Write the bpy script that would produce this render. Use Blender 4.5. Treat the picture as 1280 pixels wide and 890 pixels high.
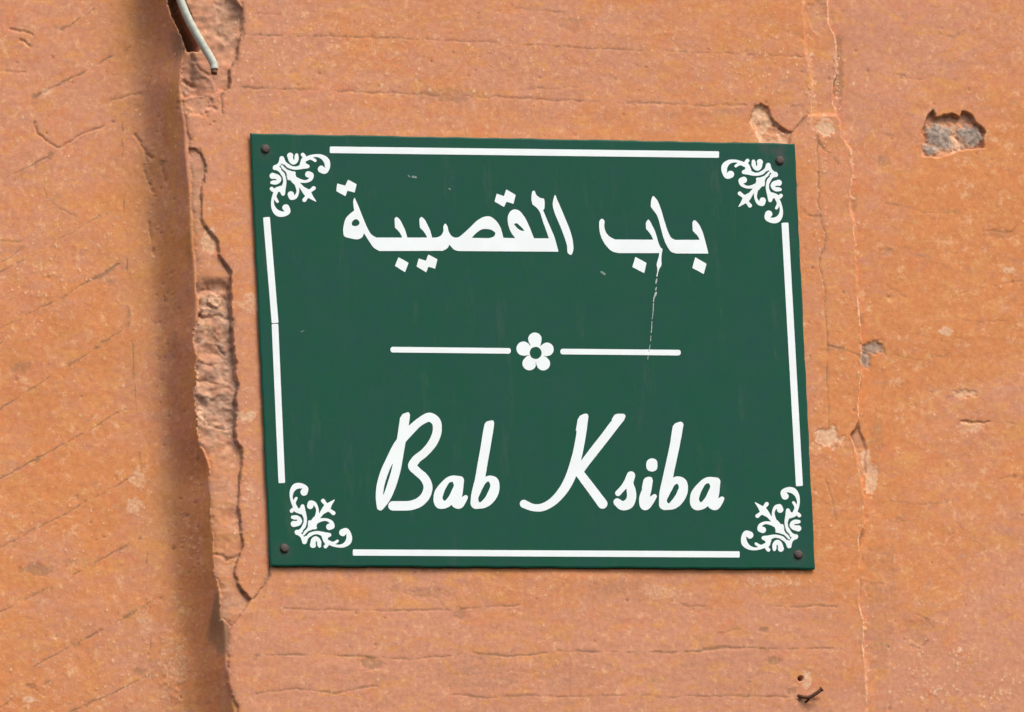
import bpy, math, random
import numpy as np
from mathutils import Vector, Matrix
from mathutils.geometry import tessellate_polygon

for o in list(bpy.data.objects):
    bpy.data.objects.remove(o, do_unlink=True)
scn = bpy.context.scene
COL = scn.collection

# ------------------------------------------------------------------ camera
YAW, PITCH, ROLL = math.radians(15.0), math.radians(13.0), math.radians(-2.71)
DIST, MPP = 8.0, 0.00065          # metres to the wall, metres per photo pixel
FOC = DIST / MPP
cy_, sy_, cp_, sp_ = math.cos(YAW), math.sin(YAW), math.cos(PITCH), math.sin(PITCH)
fwd = np.array([sy_*cp_, cy_*cp_, sp_])
r0 = np.array([cy_, -sy_, 0.0]); u0 = np.cross(r0, fwd)
right = r0*math.cos(ROLL) + u0*math.sin(ROLL)
up = u0*math.cos(ROLL) - r0*math.sin(ROLL)
BASE = np.array([0.0, 0.0, 3.0])   # the looked-at spot is 3 m above the street
CAM = BASE - fwd*DIST
cam = bpy.data.cameras.new("camera"); camo = bpy.data.objects.new("camera", cam)
COL.objects.link(camo)
camo.matrix_world = Matrix(((right[0], up[0], -fwd[0], CAM[0]),
                            (right[1], up[1], -fwd[1], CAM[1]),
                            (right[2], up[2], -fwd[2], CAM[2]), (0, 0, 0, 1)))
cam.sensor_width = 36.0; cam.lens = 36.0*FOC/1280.0
cam.clip_start = 0.1; cam.clip_end = 200.0
scn.camera = camo
scn.render.resolution_x = 1024; scn.render.resolution_y = 712

# ------------------------------------------------------------------ light: bright overcast
SUN_EL, SUN_AZ = math.radians(52), math.radians(32)     # azimuth to the right of straight out from the wall
world = bpy.data.worlds.new("World"); scn.world = world; world.use_nodes = True
wn = world.node_tree.nodes; wl = world.node_tree.links
bg = wn['Background']; sky = wn.new('ShaderNodeTexSky'); sky.sky_type = 'NISHITA'
sky.sun_disc = False; sky.sun_elevation = SUN_EL
sky.air_density = 1.0; sky.dust_density = 4.0; sky.ozone_density = 1.0
sd = Vector((math.sin(SUN_AZ)*math.cos(SUN_EL), -math.cos(SUN_AZ)*math.cos(SUN_EL), math.sin(SUN_EL)))
sky.sun_rotation = math.atan2(sd.x, sd.y)
wl.new(sky.outputs[0], bg.inputs[0]); bg.inputs[1].default_value = 0.12
sun = bpy.data.lights.new("sun", 'SUN'); sun.energy = 1.15; sun.angle = math.radians(24)
sun.color = (1.0, 0.95, 0.87)
suno = bpy.data.objects.new("sun", sun); COL.objects.link(suno)
suno.rotation_euler = sd.to_track_quat('Z', 'Y').to_euler()
vs = scn.view_settings; vs.view_transform = 'Standard'; vs.look = 'None'
vs.gamma = 1.0; vs.use_curve_mapping = False; vs.exposure = 0.74

# ------------------------------------------------------------------ helpers
def at(u, v, y=0.0):
    """photo-pixel position -> point on the vertical plane at depth y (metres, minus is towards the street)"""
    u = np.asarray(u, float); v = np.asarray(v, float)
    a = (u-640.0)/FOC; b = (445.0-v)/FOC
    d = fwd[None]*1.0 + a.reshape(-1, 1)*right[None] + b.reshape(-1, 1)*up[None]
    t = (y - CAM[1])/d[:, 1]
    return CAM[None] + d*t[:, None]

def mesh_obj(name, verts, faces, mat, parent=None, smooth=False):
    me = bpy.data.meshes.new(name)
    me.from_pydata([tuple(map(float, p)) for p in verts], [], faces)
    me.validate(); me.update()
    if smooth:
        me.polygons.foreach_set('use_smooth', [True]*len(me.polygons))
    me.materials.append(mat)
    o = bpy.data.objects.new(name, me); COL.objects.link(o)
    if parent is not None:
        o.parent = parent
    return o

def tag(o, label, cat=None, group=None):
    o['label'] = label
    if cat: o['category'] = cat
    if group: o['group'] = group

def smooth01(x):
    x = np.clip(x, 0, 1); return x*x*(3-2*x)

def vnoise(x, y, s, seed):
    rs = np.random.RandomState(seed)
    N = 512; g = rs.rand(N, N).astype(np.float32)
    fx = x/s + 1000.3; fy = y/s + 1000.7
    ix = np.floor(fx).astype(np.int32); iy = np.floor(fy).astype(np.int32)
    tx = (fx-ix).astype(np.float32); ty = (fy-iy).astype(np.float32)
    tx = tx*tx*(3-2*tx); ty = ty*ty*(3-2*ty)
    ix %= N; iy %= N; ix1 = (ix+1) % N; iy1 = (iy+1) % N
    a = g[iy, ix]; b = g[iy, ix1]; c = g[iy1, ix]; d = g[iy1, ix1]
    return ((a*(1-tx)+b*tx)*(1-ty) + (c*(1-tx)+d*tx)*ty)*2-1

def fbm(x, y, s, octv, seed, gain=0.5):
    r = 0; amp = 1.0; tot = 0
    for i in range(octv):
        r = r + amp*vnoise(x, y, s/(2.03**i), seed+i*17); tot += amp; amp *= gain
    return r/tot

# ------------------------------------------------------------------ node materials
def new_mat(name):
    m = bpy.data.materials.new(name); m.use_nodes = True
    return m, m.node_tree.nodes, m.node_tree.links, m.node_tree.nodes['Principled BSDF']

class NT:
    def __init__(s, m): s.n = m.node_tree.nodes; s.l = m.node_tree.links
    def noise(s, vec, scale, detail=4, rough=0.55, dist=0.0):
        n = s.n.new('ShaderNodeTexNoise'); n.inputs['Scale'].default_value = scale
        n.inputs['Detail'].default_value = detail; n.inputs['Roughness'].default_value = rough
        n.inputs['Distortion'].default_value = dist
        s.l.new(vec, n.inputs['Vector']); return n.outputs['Fac']
    def ramp(s, fac, a, b, lo=0.0, hi=1.0):
        n = s.n.new('ShaderNodeMapRange'); n.inputs[1].default_value = a; n.inputs[2].default_value = b
        n.inputs[3].default_value = lo; n.inputs[4].default_value = hi; n.clamp = True
        n.interpolation_type = 'SMOOTHSTEP'
        s.l.new(fac, n.inputs[0]); return n.outputs[0]
    def mix(s, fac, a, b, mode='MIX'):
        n = s.n.new('ShaderNodeMix'); n.data_type = 'RGBA'; n.blend_type = mode
        for sock, v in ((n.inputs[0], fac), (n.inputs[6], a), (n.inputs[7], b)):
            if hasattr(v, 'node'): s.l.new(v, sock)
            elif isinstance(v, (int, float)): sock.default_value = v
            else: sock.default_value = (*v, 1)
        return n.outputs[2]
    def math(s, op, a, b):
        n = s.n.new('ShaderNodeMath'); n.operation = op
        for sock, v in ((n.inputs[0], a), (n.inputs[1], b)):
            if hasattr(v, 'node'): s.l.new(v, sock)
            else: sock.default_value = v
        return n.outputs[0]

def plaster_material():
    m, n, l, p = new_mat("ochre_lime_plaster"); t = NT(m)
    tc = n.new('ShaderNodeTexCoord'); V = tc.outputs['Object']
    at1 = n.new('ShaderNodeAttribute'); at1.attribute_name = 'wear_shade'
    at2 = n.new('ShaderNodeAttribute'); at2.attribute_name = 'tint'
    s1 = n.new('ShaderNodeSeparateColor'); l.new(at1.outputs['Color'], s1.inputs[0])
    s2 = n.new('ShaderNodeSeparateColor'); l.new(at2.outputs['Color'], s2.inputs[0])
    mud, pale, grime_shade = s1.outputs; tone, grey, ochre = s2.outputs
    mp = n.new('ShaderNodeMapping'); mp.inputs['Scale'].default_value = (1, 1, 1.9)
    l.new(V, mp.inputs[0]); VH = mp.outputs[0]
    brk = t.noise(V, 380, 5, 0.75)
    pale = t.ramp(t.math('ADD', pale, t.math('MULTIPLY', t.math('SUBTRACT', brk, 0.5), 1.3)), 0.24, 0.66)
    pale = t.math('MULTIPLY', pale, t.ramp(s1.outputs[1], 0.02, 0.25))
    orange = (0.632, 0.246, 0.092); pink = (0.595, 0.270, 0.160); och = (0.650, 0.292, 0.106)
    f = t.math('ADD', t.math('MULTIPLY', tone, 0.60), t.math('MULTIPLY', t.noise(VH, 34, 9, 0.66, 0.6), 0.80))
    c = t.mix(t.ramp(f, 0.50, 0.86), orange, pink)
    # smeared films of old wash: ochre, red, olive grey, mauve
    c = t.mix(t.math('MULTIPLY', t.ramp(t.noise(VH, 46, 8, 0.70, 0.8), 0.49, 0.63), 0.80), c, och)
    c = t.mix(t.math('MULTIPLY', t.ramp(t.noise(V, 39, 8, 0.72, 0.5), 0.53, 0.67), 0.50), c, (0.635, 0.218, 0.100))
    c = t.mix(t.math('MULTIPLY', t.ramp(t.noise(VH, 50, 9, 0.76, 0.5), 0.54, 0.69), 0.55), c, (0.460, 0.250, 0.160))
    c = t.mix(t.math('MULTIPLY', t.ramp(t.noise(VH, 95, 8, 0.76, 0.6), 0.54, 0.68), 0.50), c, (0.490, 0.230, 0.165))
    c = t.mix(t.math('MULTIPLY', t.ramp(t.noise(V, 110, 8, 0.78), 0.53, 0.66), 0.80), c, (0.750, 0.410, 0.220))
    c = t.mix(t.math('MULTIPLY', ochre, 0.7), c, (0.60, 0.28, 0.085))
    g1 = t.ramp(t.noise(V, 240, 6, 0.70), 0.30, 0.72)
    c = t.mix(0.46, c, t.mix(g1, (0.37, 0.36, 0.36), (0.64, 0.65, 0.63)), 'OVERLAY')
    dens = t.ramp(t.noise(V, 30, 5, 0.6), 0.42, 0.62)
    g2 = t.math('MULTIPLY', t.ramp(t.noise(V, 600, 3, 0.6), 0.61, 0.70), dens)
    c = t.mix(t.math('MULTIPLY', g2, 0.55), c, (0.84, 0.55, 0.34))
    g3 = t.ramp(t.noise(V, 520, 3, 0.6), 0.69, 0.78)
    c = t.mix(t.math('MULTIPLY', g3, 0.55), c, (0.28, 0.12, 0.06))
    gb = t.ramp(t.math('ADD', grime_shade, t.math('MULTIPLY', t.math('SUBTRACT', t.noise(V, 300, 5, 0.75), 0.5), 0.8)), 0.05, 0.72)
    gb = t.math('MULTIPLY', gb, t.ramp(grime_shade, 0.0, 0.12))
    c = t.mix(t.math('MULTIPLY', gb, 0.80), c, (0.25, 0.150, 0.085))
    # exposed mud core
    mc = t.mix(t.ramp(t.noise(V, 160, 5, 0.6), 0.35, 0.65), (0.37, 0.205, 0.135), (0.57, 0.355, 0.235))
    c = t.mix(mud, c, mc)
    c = t.mix(pale, c, t.mix(t.ramp(t.noise(V, 300, 4, 0.6), 0.35, 0.65), (0.66, 0.36, 0.20), (0.76, 0.49, 0.31)))
    gc = t.mix(t.ramp(t.noise(V, 230, 4, 0.6), 0.38, 0.62), (0.22, 0.185, 0.155), (0.45, 0.35, 0.27))
    c = t.mix(grey, c, gc)
    l.new(c, p.inputs['Base Color'])
    p.inputs['Roughness'].default_value = 0.95
    p.inputs['Specular IOR Level'].default_value = 0.15
    b = n.new('ShaderNodeBump'); b.inputs['Strength'].default_value = 0.30; b.inputs['Distance'].default_value = 0.0008
    hh = t.math('ADD', t.math('MULTIPLY', t.noise(V, 480, 4, 0.6), 0.45), t.noise(VH, 150, 6, 0.65))
    l.new(hh, b.inputs['Height']); l.new(b.outputs[0], p.inputs['Normal'])
    return m

def simple(name, col, rough=0.5, spec=0.4, vary=0.12, scale=300, bump=0.0, col2=None, metal=0.0):
    m, n, l, p = new_mat(name); t = NT(m)
    tc = n.new('ShaderNodeTexCoord'); V = tc.outputs['Object']
    c2 = col2 or tuple(max(0, x*(1-vary*2)) for x in col)
    l.new(t.mix(t.ramp(t.noise(V, scale, 5, 0.6), 0.35, 0.68), col, c2), p.inputs['Base Color'])
    p.inputs['Roughness'].default_value = rough; p.inputs['Specular IOR Level'].default_value = spec
    p.inputs['Metallic'].default_value = metal
    if bump:
        b = n.new('ShaderNodeBump'); b.inputs['Strength'].default_value = bump; b.inputs['Distance'].default_value = 0.0006
        l.new(t.noise(V, scale*1.5, 4, 0.6), b.inputs['Height']); l.new(b.outputs[0], p.inputs['Normal'])
    return m

M_PLASTER = plaster_material()
M_WHITE = simple('white_print', (0.84, 0.91, 0.90), 0.55, 0.3, 0.01, 60, col2=(0.81, 0.87, 0.86))
M_FADED = simple('thin_white_paint', (0.52, 0.60, 0.56), 0.7, 0.2, 0.25, 700)
M_SCRATCH = simple('dull_scratch', (0.22, 0.30, 0.26), 0.7, 0.2, 0.1, 900)
M_CABLE = simple('grey_cable_sheath', (0.56, 0.58, 0.48), 0.6, 0.3, 0.12, 250, 0.2)
M_COPPER = simple('dull_cut_core', (0.16, 0.075, 0.035), 0.7, 0.3, 0.2, 900)
M_RUST = simple('rusty_iron', (0.19, 0.088, 0.050), 0.85, 0.2, 0.25, 700, 0.6)
M_CAP = simple('dark_weathered_cap', (0.055, 0.048, 0.045), 0.6, 0.35, 0.2, 900, 0.5, col2=(0.10, 0.066, 0.05))

def panel_material():
    m, n, l, p = new_mat("green_enamel"); t = NT(m)
    tc = n.new('ShaderNodeTexCoord'); V = tc.outputs['Object']
    c = t.mix(t.ramp(t.noise(V, 22, 6, 0.65), 0.35, 0.68), (0.002, 0.076, 0.040), (0.006, 0.072, 0.046))
    c = t.mix(t.math('MULTIPLY', t.ramp(t.noise(V, 260, 4, 0.65), 0.4, 0.75), 0.35), c, (0.018, 0.070, 0.042))
    c = t.mix(t.math('MULTIPLY', t.ramp(t.noise(V, 130, 4, 0.6), 0.45, 0.7), 0.4), c, (0.006, 0.062, 0.060))
    mp = n.new('ShaderNodeMapping'); mp.inputs['Scale'].default_value = (1, 1, 0.22); l.new(V, mp.inputs[0])
    dust = t.ramp(t.noise(mp.outputs[0], 60, 6, 0.7), 0.55, 0.78)
    c = t.mix(t.math('MULTIPLY', dust, 0.10), c, (0.22, 0.20, 0.16))
    # dark scuff round the upper right fixing (an attribute painted from the scuff's own shape)
    a = n.new('ShaderNodeAttribute'); a.attribute_name = 'scuff'
    c = t.mix(t.math('MULTIPLY', a.outputs['Fac'], t.ramp(t.noise(V, 260, 4, 0.6), 0.25, 0.6, 0.35, 1.0)), c, (0.075, 0.070, 0.072))
    l.new(c, p.inputs['Base Color'])
    l.new(t.ramp(t.noise(V, 35, 5, 0.6), 0.3, 0.7, 0.42, 0.58), p.inputs['Roughness'])
    p.inputs['Specular IOR Level'].default_value = 0.15
    b = n.new('ShaderNodeBump'); b.inputs['Strength'].default_value = 0.12; b.inputs['Distance'].default_value = 0.0004
    l.new(t.noise(V, 500, 3, 0.6), b.inputs['Height']); l.new(b.outputs[0], p.inputs['Normal'])
    return m
M_GREEN = panel_material()

# ------------------------------------------------------------------ the wall: one relief, split where its masses meet
STEP = 1.3
def axis(lo, hi, dlo, dhi):
    mid = np.arange(dlo, dhi+STEP, STEP)
    def run(start, end, sgn):
        out = []; s = STEP; p = start
        while (p < end) if sgn > 0 else (p > end):
            s = min(s*1.12, 16); p += sgn*s; out.append(p)
        return out
    return np.array(run(dlo, lo, -1)[::-1] + list(mid) + run(mid[-1], hi, 1))
ax = axis(-1100, 2400, -25, 1305); ay = axis(-900, 1800, -25, 915)
X, Y = np.meshgrid(ax, ay)
NX, NY = len(ax), len(ay)
F = np.float32
X = X.astype(F); Y = Y.astype(F)

# broken edges, as x for every height y (photo pixels)
XL = [(-900,178),(-60,205),(0,215),(19,221),(38,229),(57,232),(90,227),(111,227),(124,231),(141,233),(162,237),(199,237),(224,240),
      (249,241),(279,243),(298,243),(323,246),(348,247),(365,248),(389,250),(407,245),(427,245),(451,247),(474,247),
      (488,245),(513,247),(538,248),(552,250),(566,258),(584,264),(613,264),(657,265),(680,268),(712,268),(727,273),
      (750,277),(771,278),(781,288),(793,285),(824,284),(852,287),(876,294),(890,298),(1000,303),(1800,340)]
X2 = [(-900,250),(-40,285),(0,294),(10,301),(23,304),(46,304),(57,299),(75,297),(84,290),(99,287),(111,286),(117,262),(122,226),
      (182,226),(186,247),(196,253),(207,258),(219,259),(236,253),(256,253),(276,252),(288,262),(301,273),(318,274),(330,282),(340,289),(365,288),
      (399,290),(427,292),(449,293),(469,294),(481,299),(498,295),(523,297),(533,294),(550,297),(560,302),(578,305),
      (598,300),(625,299),(657,302),(683,305),(698,299),(715,295),(730,299),(740,306),(749,316),(762,306),(781,291),(795,270),(820,250),(1800,250)]
XR = [(-900,1000),(0,1036),(28,1037),(43,1046),(64,1048),(92,1048),(107,1043),(128,1043),(145,1048),(150,1052),(171,1053),(176,1057),
      (187,1066),(214,1067),(260,1064),(281,1068),(319,1071),(365,1073),(390,1075),(417,1077),(447,1079),(471,1078),
      (492,1074),(522,1075),(536,1070),(544,1064),(557,1070),(584,1078),(606,1078),(620,1081),(659,1080),(675,1074),(711,1076),
      (750,1074),(778,1080),(808,1080),(832,1083),(890,1085),(1800,1125)]
XI = [(-900,985),(0,1003),(30,1006),(60,1007),(82,1012),(110,1016),(132,1014),(142,1010)]
def edge(tab, y):
    a = np.array(tab, float); return np.interp(y, a[:, 0], a[:, 1]).astype(F)

jag = fbm(X, Y, 9, 3, 5)*2.2 + fbm(X, Y, 34, 2, 9)*1.8
dl = X + jag*0.8 + fbm(X, Y, 8, 3, 13, .75)*2.2 - edge(XL, Y)          # >0 : on the pilaster
d2 = X + jag*1.1 + fbm(X, Y*0.8, 11, 4, 77, .7)*1.6 - edge(X2, Y)
dr = X + jag*0.55 - edge(XR, Y)         # >0 : right of the pilaster
PPM = 1.0/MPP
mm = 0.001
H = np.zeros_like(X)

# --- pilaster face
face = fbm(X, Y, 260, 3, 21)*1.6*mm + fbm(X, Y*1.6, 60, 4, 31)*0.55*mm + fbm(X, Y*1.4, 14, 3, 41)*0.20*mm
H_p = face*(1-0.75*smooth01((X-300)/20)*smooth01((1030-X)/20)*smooth01((Y-155)/20)*smooth01((725-Y)/20))
# --- left wall and the splayed return that climbs from it to the pilaster edge
LW = -39*mm
XS = [(-900,150),(0,186),(100,190),(200,200),(300,206),(450,213),(600,224),(700,232),(800,240),(890,244),(1800,290)]
xs = edge(XS, Y)
ys_all = np.array([p[0] for p in XL], float); xl_col = np.interp(ay, ys_all, np.array([p[1] for p in XL], float))
kk = np.exp(-(np.arange(-40, 41)/16.0)**2); kk /= kk.sum(); xl_s = np.convolve(np.pad(xl_col, 40, 'edge'), kk, 'valid').astype(F)[:, None]
tt = np.clip((X + fbm(X, Y*0.5, 60, 3, 12)*6 - xs)/np.maximum(xl_s-xs, 12), -1.5, 1.25)
ramp = 0.5*(tt+np.sqrt(tt*tt+0.11))
ramp = np.power(np.clip(ramp, 0, 1.05), 1.12)
ramp = np.minimum(ramp, 1.0)
lw_ro = fbm(X, Y, 230, 3, 61)*2.2*mm + fbm(X, Y, 50, 4, 63)*0.6*mm + fbm(X, Y, 13, 3, 65)*0.22*mm
H_l = LW + (-LW)*ramp*0.93 + lw_ro*(1-0.6*np.clip(tt, 0, 1)) + np.clip(tt, 0, 1)*fbm(X, Y*0.18, 22, 3, 67)*1.3*mm
# --- right wall
H_r = -5.2*mm + fbm(X, Y, 240, 3, 71)*1.8*mm + fbm(X, Y, 55, 4, 73)*0.65*mm + fbm(X, Y, 13, 3, 75)*0.22*mm
H_r -= 1.2*mm*np.exp(-np.clip(dr, 0, None)/14)*(Y < 560)

# --- broken coat left of the sign
thick = np.interp(Y[:, 0], [-50,0,60,110,140,190,280,345,360,560,600,690,740,790,900],
                  [6,6,5,3,2,2.4,2.2,3.2,5.5,5.5,3.2,3.0,3.6,3.6,2]).astype(F)[:, None]*mm
exposed = smooth01((-d2)/1.6+0.5)
rough_m = np.interp(Y[:, 0], [-50,60,120,180,345,358,545,560,1000], [.5,.35,.6,.15,.2,1,1,.25,.2]).astype(F)[:, None]
rk = np.abs(fbm(X, Y*1.25, 27, 4, 91, 0.5)); rk2 = fbm(X, Y*1.5, 30, 3, 95)
expo_h = -thick*(0.8+0.35*rk2) - rough_m*(rk*5.0*mm) + rough_m*fbm(X, Y*1.4, 8, 3, 97)*0.33*mm
lip = np.exp(-np.clip(d2, 0, None)/3.0)*0.35*mm
H_p = H_p*(1-exposed) + (H_p*0.6 + expo_h)*exposed + lip*(1-exposed)*smooth01((10-np.abs(dl-25))/10)*0
# rounding of the arris
H_p = H_p - 1.6*mm*np.exp(-np.clip(dl, 0, None)/3.2)
# inner step on the right upper corner
sw = 1.6+5.0*smooth01(fbm(X, Y, 24, 3, 461)*1.6+0.35)
di = X + jag*0.4 - edge(XI, Y)
H_p = H_p - 1.9*mm*smooth01(di/(sw*1.2)+0.5)*smooth01((146-Y)/6)
H_p = H_p + 0.2*mm*np.exp(-((dr+2.0)/2.2)**2)
seam = np.exp(-((dr+1.2)/1.7)**2)*smooth01(fbm(X, Y, 16, 4, 441, .7)*3+.2)

wl_ = smooth01(dl/1.4+0.5); wr = smooth01(dr/sw+0.5)
H = H_l*(1-wl_) + H_p*wl_
H = H*(1-wr) + H_r*wr

H_flat = 1
mud = exposed*wl_*np.interp(Y[:, 0], [-60,0,60,112,122,190,270,290,345,358,545,558,690,740,790,800],
                            [.75,.75,.55,.35,.1,.55,.45,.25,.25,1,1,.35,.30,.55,.55,0]).astype(F)[:, None]
mud = mud*(1-wr)
pale = np.zeros_like(X); grime_shade = np.zeros_like(X); grey = np.zeros_like(X); ochre = np.zeros_like(X)

pale = np.maximum(pale, seam*.85)
grime_shade = np.maximum(grime_shade, np.exp(-((dr-4)/4.5)**2)*(dr > 0)*smooth01(fbm(X, Y, 30, 4, 451, .7)*3+.15)*.42)
def win(x0, y0, x1, y1, pad):
    i0 = np.searchsorted(ax, x0-pad); i1 = np.searchsorted(ax, x1+pad)
    j0 = np.searchsorted(ay, y0-pad); j1 = np.searchsorted(ay, y1+pad)
    return slice(max(j0, 0), j1), slice(max(i0, 0), i1)

WX = fbm(X, Y, 13, 4, 101, 0.7)*4.2; WY = fbm(X, Y, 13, 4, 131, 0.7)*4.2
WX = WX+fbm(X, Y, 7, 3, 161,.7)*1.0; WY = WY+fbm(X, Y, 7, 3, 171,.7)*1.0
CW = 0.5+0.5*fbm(X, Y, 22, 4, 311, 0.7)*1.5
def seg_d(px, py, pts):
    d = np.full(px.shape, 1e9, F)
    for (x0, y0), (x1, y1) in zip(pts[:-1], pts[1:]):
        dx, dy = x1-x0, y1-y0; L = dx*dx+dy*dy+1e-9
        t = np.clip(((px-x0)*dx+(py-y0)*dy)/L, 0, 1)
        d = np.minimum(d, np.hypot(px-x0-t*dx, py-y0-t*dy))
    return d
def crack(pts, w=1.1, depth=1.6, dirt_shade=0.6, warp=0.7, broken=0.35, off=(0, 0)):
    """a groove along a line, wandering and partly filled"""
    pts = [(x+off[0], y+off[1]) for x, y in pts]
    xs_ = [p[0] for p in pts]; ys_ = [p[1] for p in pts]
    s = win(min(xs_), min(ys_), max(xs_), max(ys_), 14)
    x = X[s]+WX[s]*warp; y = Y[s]+WY[s]*warp
    d = seg_d(x, y, pts)
    c = CW[s]
    k = smooth01((c - broken)/0.25 + 0.5) if broken else 1.0
    ww = w*(0.50+0.50*c)
    g = np.exp(-(d/ww)**2)*k
    deep = depth*(0.55 if depth < 1.7 else 1.0)
    H[s] -= deep*mm*g*(0.25+0.45*c)
    halo = np.exp(-(d/4.5)**2)*smooth01((fbm(X[s], Y[s], 16, 4, 331, .7)-.05)*3)*k
    grime_shade[s] = np.maximum(grime_shade[s], np.maximum(g*dirt_shade*(0.55+0.6*c), halo*dirt_shade*0.75))
def blob(cx, cy, rx, ry, amt, fld, h=0.0, rag=0.55, soft=0.5, ang=0.0, seed=7):
    if max(rx, ry) < 10 and -1.5 < h < 0:      # small knocks stay shallow and ragged
        h *= .55; amt *= .7; rag *= 1.5; soft = max(soft, .8)
    s = win(cx-rx*1.6, cy-ry*1.6, cx+rx*1.6, cy+ry*1.6, 4)
    x = X[s]-cx; y = Y[s]-cy
    c, sn = math.cos(ang), math.sin(ang)
    q = np.hypot((x*c+y*sn)/rx, (-x*sn+y*c)/ry) + (fbm(X[s], Y[s], max(5, min(rx, ry)*0.9), 4, seed+int(cx), 0.75)*rag + fbm(X[s], Y[s], 5, 2, 83)*0.28)
    k = smooth01((1-q)/soft+0.5)
    if fld is not None: fld[s] = np.maximum(fld[s], k*amt)
    H[s] += h*mm*k
    return s, k
def poly_mask(pts, warp=0.5, pad=6):
    xs_ = [p[0] for p in pts]; ys_ = [p[1] for p in pts]
    s = win(min(xs_), min(ys_), max(xs_), max(ys_), pad)
    x = X[s]+WX[s]*warp; y = Y[s]+WY[s]*warp
    d = seg_d(x, y, pts+[pts[0]]); ins = np.zeros(x.shape, bool)
    for (x0, y0), (x1, y1) in zip(pts, pts[1:]+[pts[0]]):
        if y0 == y1: continue
        cnd = ((y0 > y) != (y1 > y)) & (x < (x1-x0)*(y-y0)/(y1-y0)+x0); ins ^= cnd
    return s, np.where(ins, -d, d)

# grooves ruled in the plasters (left wall lies deeper: its marks sit a little right and up)
LO = (15, -12)
for a, b, dep in [((0,506),(158,407),.7),((0,595),(154,510),1.3),((0,681),(168,592),.9),((0,763),(175,671),1.3),
                  ((40,832),(185,753),.9),((60,900),(188,842),.9),((0,407),(147,328),.6),((0,335),(120,268),.4),
                  ((40,118),(160,55),1.5),((-40,240),(100,170),.6),((-60,460),(0,425),.5),((60,40),(120,5),.4),((0,880),(60,850),.5)]:
    mid = ((a[0]+b[0])/2, (a[1]+b[1])/2+2)
    ext = (a[0]-60, a[1]+60*(a[1]-b[1])/(b[0]-a[0])) if a[0] == 0 else a
    crack([ext, mid, b], 1.2, dep*1.1, 0.78, 0.6, 0.30, LO)
crack([(150,150),(151,230),(155,300),(158,370),(165,470),(172,560),(178,640),(184,750),(188,850)], 1.3, 0.8, 0.62, 0.5, 0.46, LO)
crack([(40,150),(45,166),(68,182),(82,176),(100,164),(124,156),(140,150)], 1.7, 1.8, 0.6, 0.6, 0.15, LO)
crack([(70,182),(40,205),(0,232)], 1.3, 0.8, 0.4, 0.8, 0.5, LO)
crack([(138,122),(152,118),(172,114)], 1.8, 1.6, 0.6, 0.6, 0.2, LO)
crack([(10,34),(28,36),(38,41)], 2.0, 1.8, 0.5, 0.6, 0.1, LO)
crack([(22,46),(34,54)], 1.7, 1.8, 0.5, 0.6, 0.0, LO)
crack([(0,86),(28,87)], 1.7, 1.2, 0.45, 0.8, 0.0, LO)
crack([(0,300),(24,300)], 1.4, 1, 0.5, 0.8, 0.1, LO); crack([(0,324),(12,318),(26,306)], 1.4, 1, 0.5, 0.8, 0.1, LO)
crack([(52,230),(56,245),(70,258),(90,268)], 1.3, .8, 0.45, 1, 0.3, LO)
for p in [[(166,165),(180,190),(186,200)],[(178,190),(180,225),(188,240)],[(182,278),(186,300),(190,318)],[(196,205),(200,230)]]:
    crack(p, 2.4, 2.2, 0.5, 0.9, 0.2, LO)
# pilaster rulings
crack([(303,43),(420,45),(600,52),(740,60),(880,66),(1005,70)], 1.4, 1.0, 0.55, 0.5, 0.38)
crack([(300,109),(440,114),(540,119),(640,122),(760,128),(900,132),(1012,133)], 1.6, 1.2, 0.5, 0.8, 0.36)
crack([(640,10),(705,15)], 1.3, .8, .4, .7, .2); crack([(320,18),(350,17)], 1.3, .8, .4, .7, .1)
crack([(660,112),(740,108),(800,114)], 1.2, .7, .35, 1, .4)
crack([(350,760),(372,762),(430,763),(520,763),(560,762),(590,760),(620,758),(648,757)], 1.4, 1.2, .55, .5, .3)
crack([(850,754),(862,758),(880,758)], 1.5, 1.2, .5, .5, .0); crack([(968,758),(1000,759),(1022,757),(1046,759)], 1.5, 1.4, .6, .5, .1)
crack([(320,820),(400,818),(465,822),(512,824),(560,820),(582,816),(640,821),(700,814),(780,816),(870,815),(890,812),(920,810),(985,811),(1048,811)], 1.5, 1.3, .6, .5, .34)
crack([(320,868),(345,863),(372,862),(420,866),(470,858)], 1.7, 1.3, .55, .6, .1)
crack([(560,868),(600,872),(660,870),(720,872),(780,869),(830,872),(900,870),(960,871),(1000,870)], 1.4, 1.2, .55, .6, .3)
crack([(550,752),(575,775)], 1.2, .6, .3, 1, .3)
crack([(880,811),(905,809),(925,811)], 2.6, 1.4, .5, .7, .0)
crack([(900,790),(925,788)], 1.6, .8, .4, .8, .2); crack([(560,846),(640,838),(700,842)], 1.4, .6, .35, 1.3, .4)
# around the sign
crack([(316,749),(327,735),(336,720),(338,700)], 1.2, 2.6, .85, .5, 0)
crack([(284,112),(277,120),(279,132),(278,142)], 1.3, 2.2, .7, .5, 0)
crack([(1012,142),(1003,150),(998,157),(991,165),(982,164),(968,156)], 1.3, 2.6, .75, .4, 0)
crack([(1001,258),(1008,268),(1018,271),(1025,270)], 1.2, 1.6, .6, .4, 0)
crack([(1022,170),(1024,205),(1023,240),(1026,270),(1032,298),(1026,320),(1024,335),(1031,360),(1031,385)], 1.4, 1.6, .6, .8, .25)
crack([(1032,390),(1034,440),(1034,480),(1036,530),(1036,552)], 1.3, 1.4, .55, .5, .25)
crack([(1035,433),(1050,435),(1062,440),(1079,446)], 1.2, 1.6, .65, .4, .05)
crack([(1020,172),(1030,185),(1048,205)], 1.5, 1.0, .5, .8, .1); crack([(1033,600),(1040,628),(1044,650)], 1.4, 1.2, .5, .8, .2)
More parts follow.
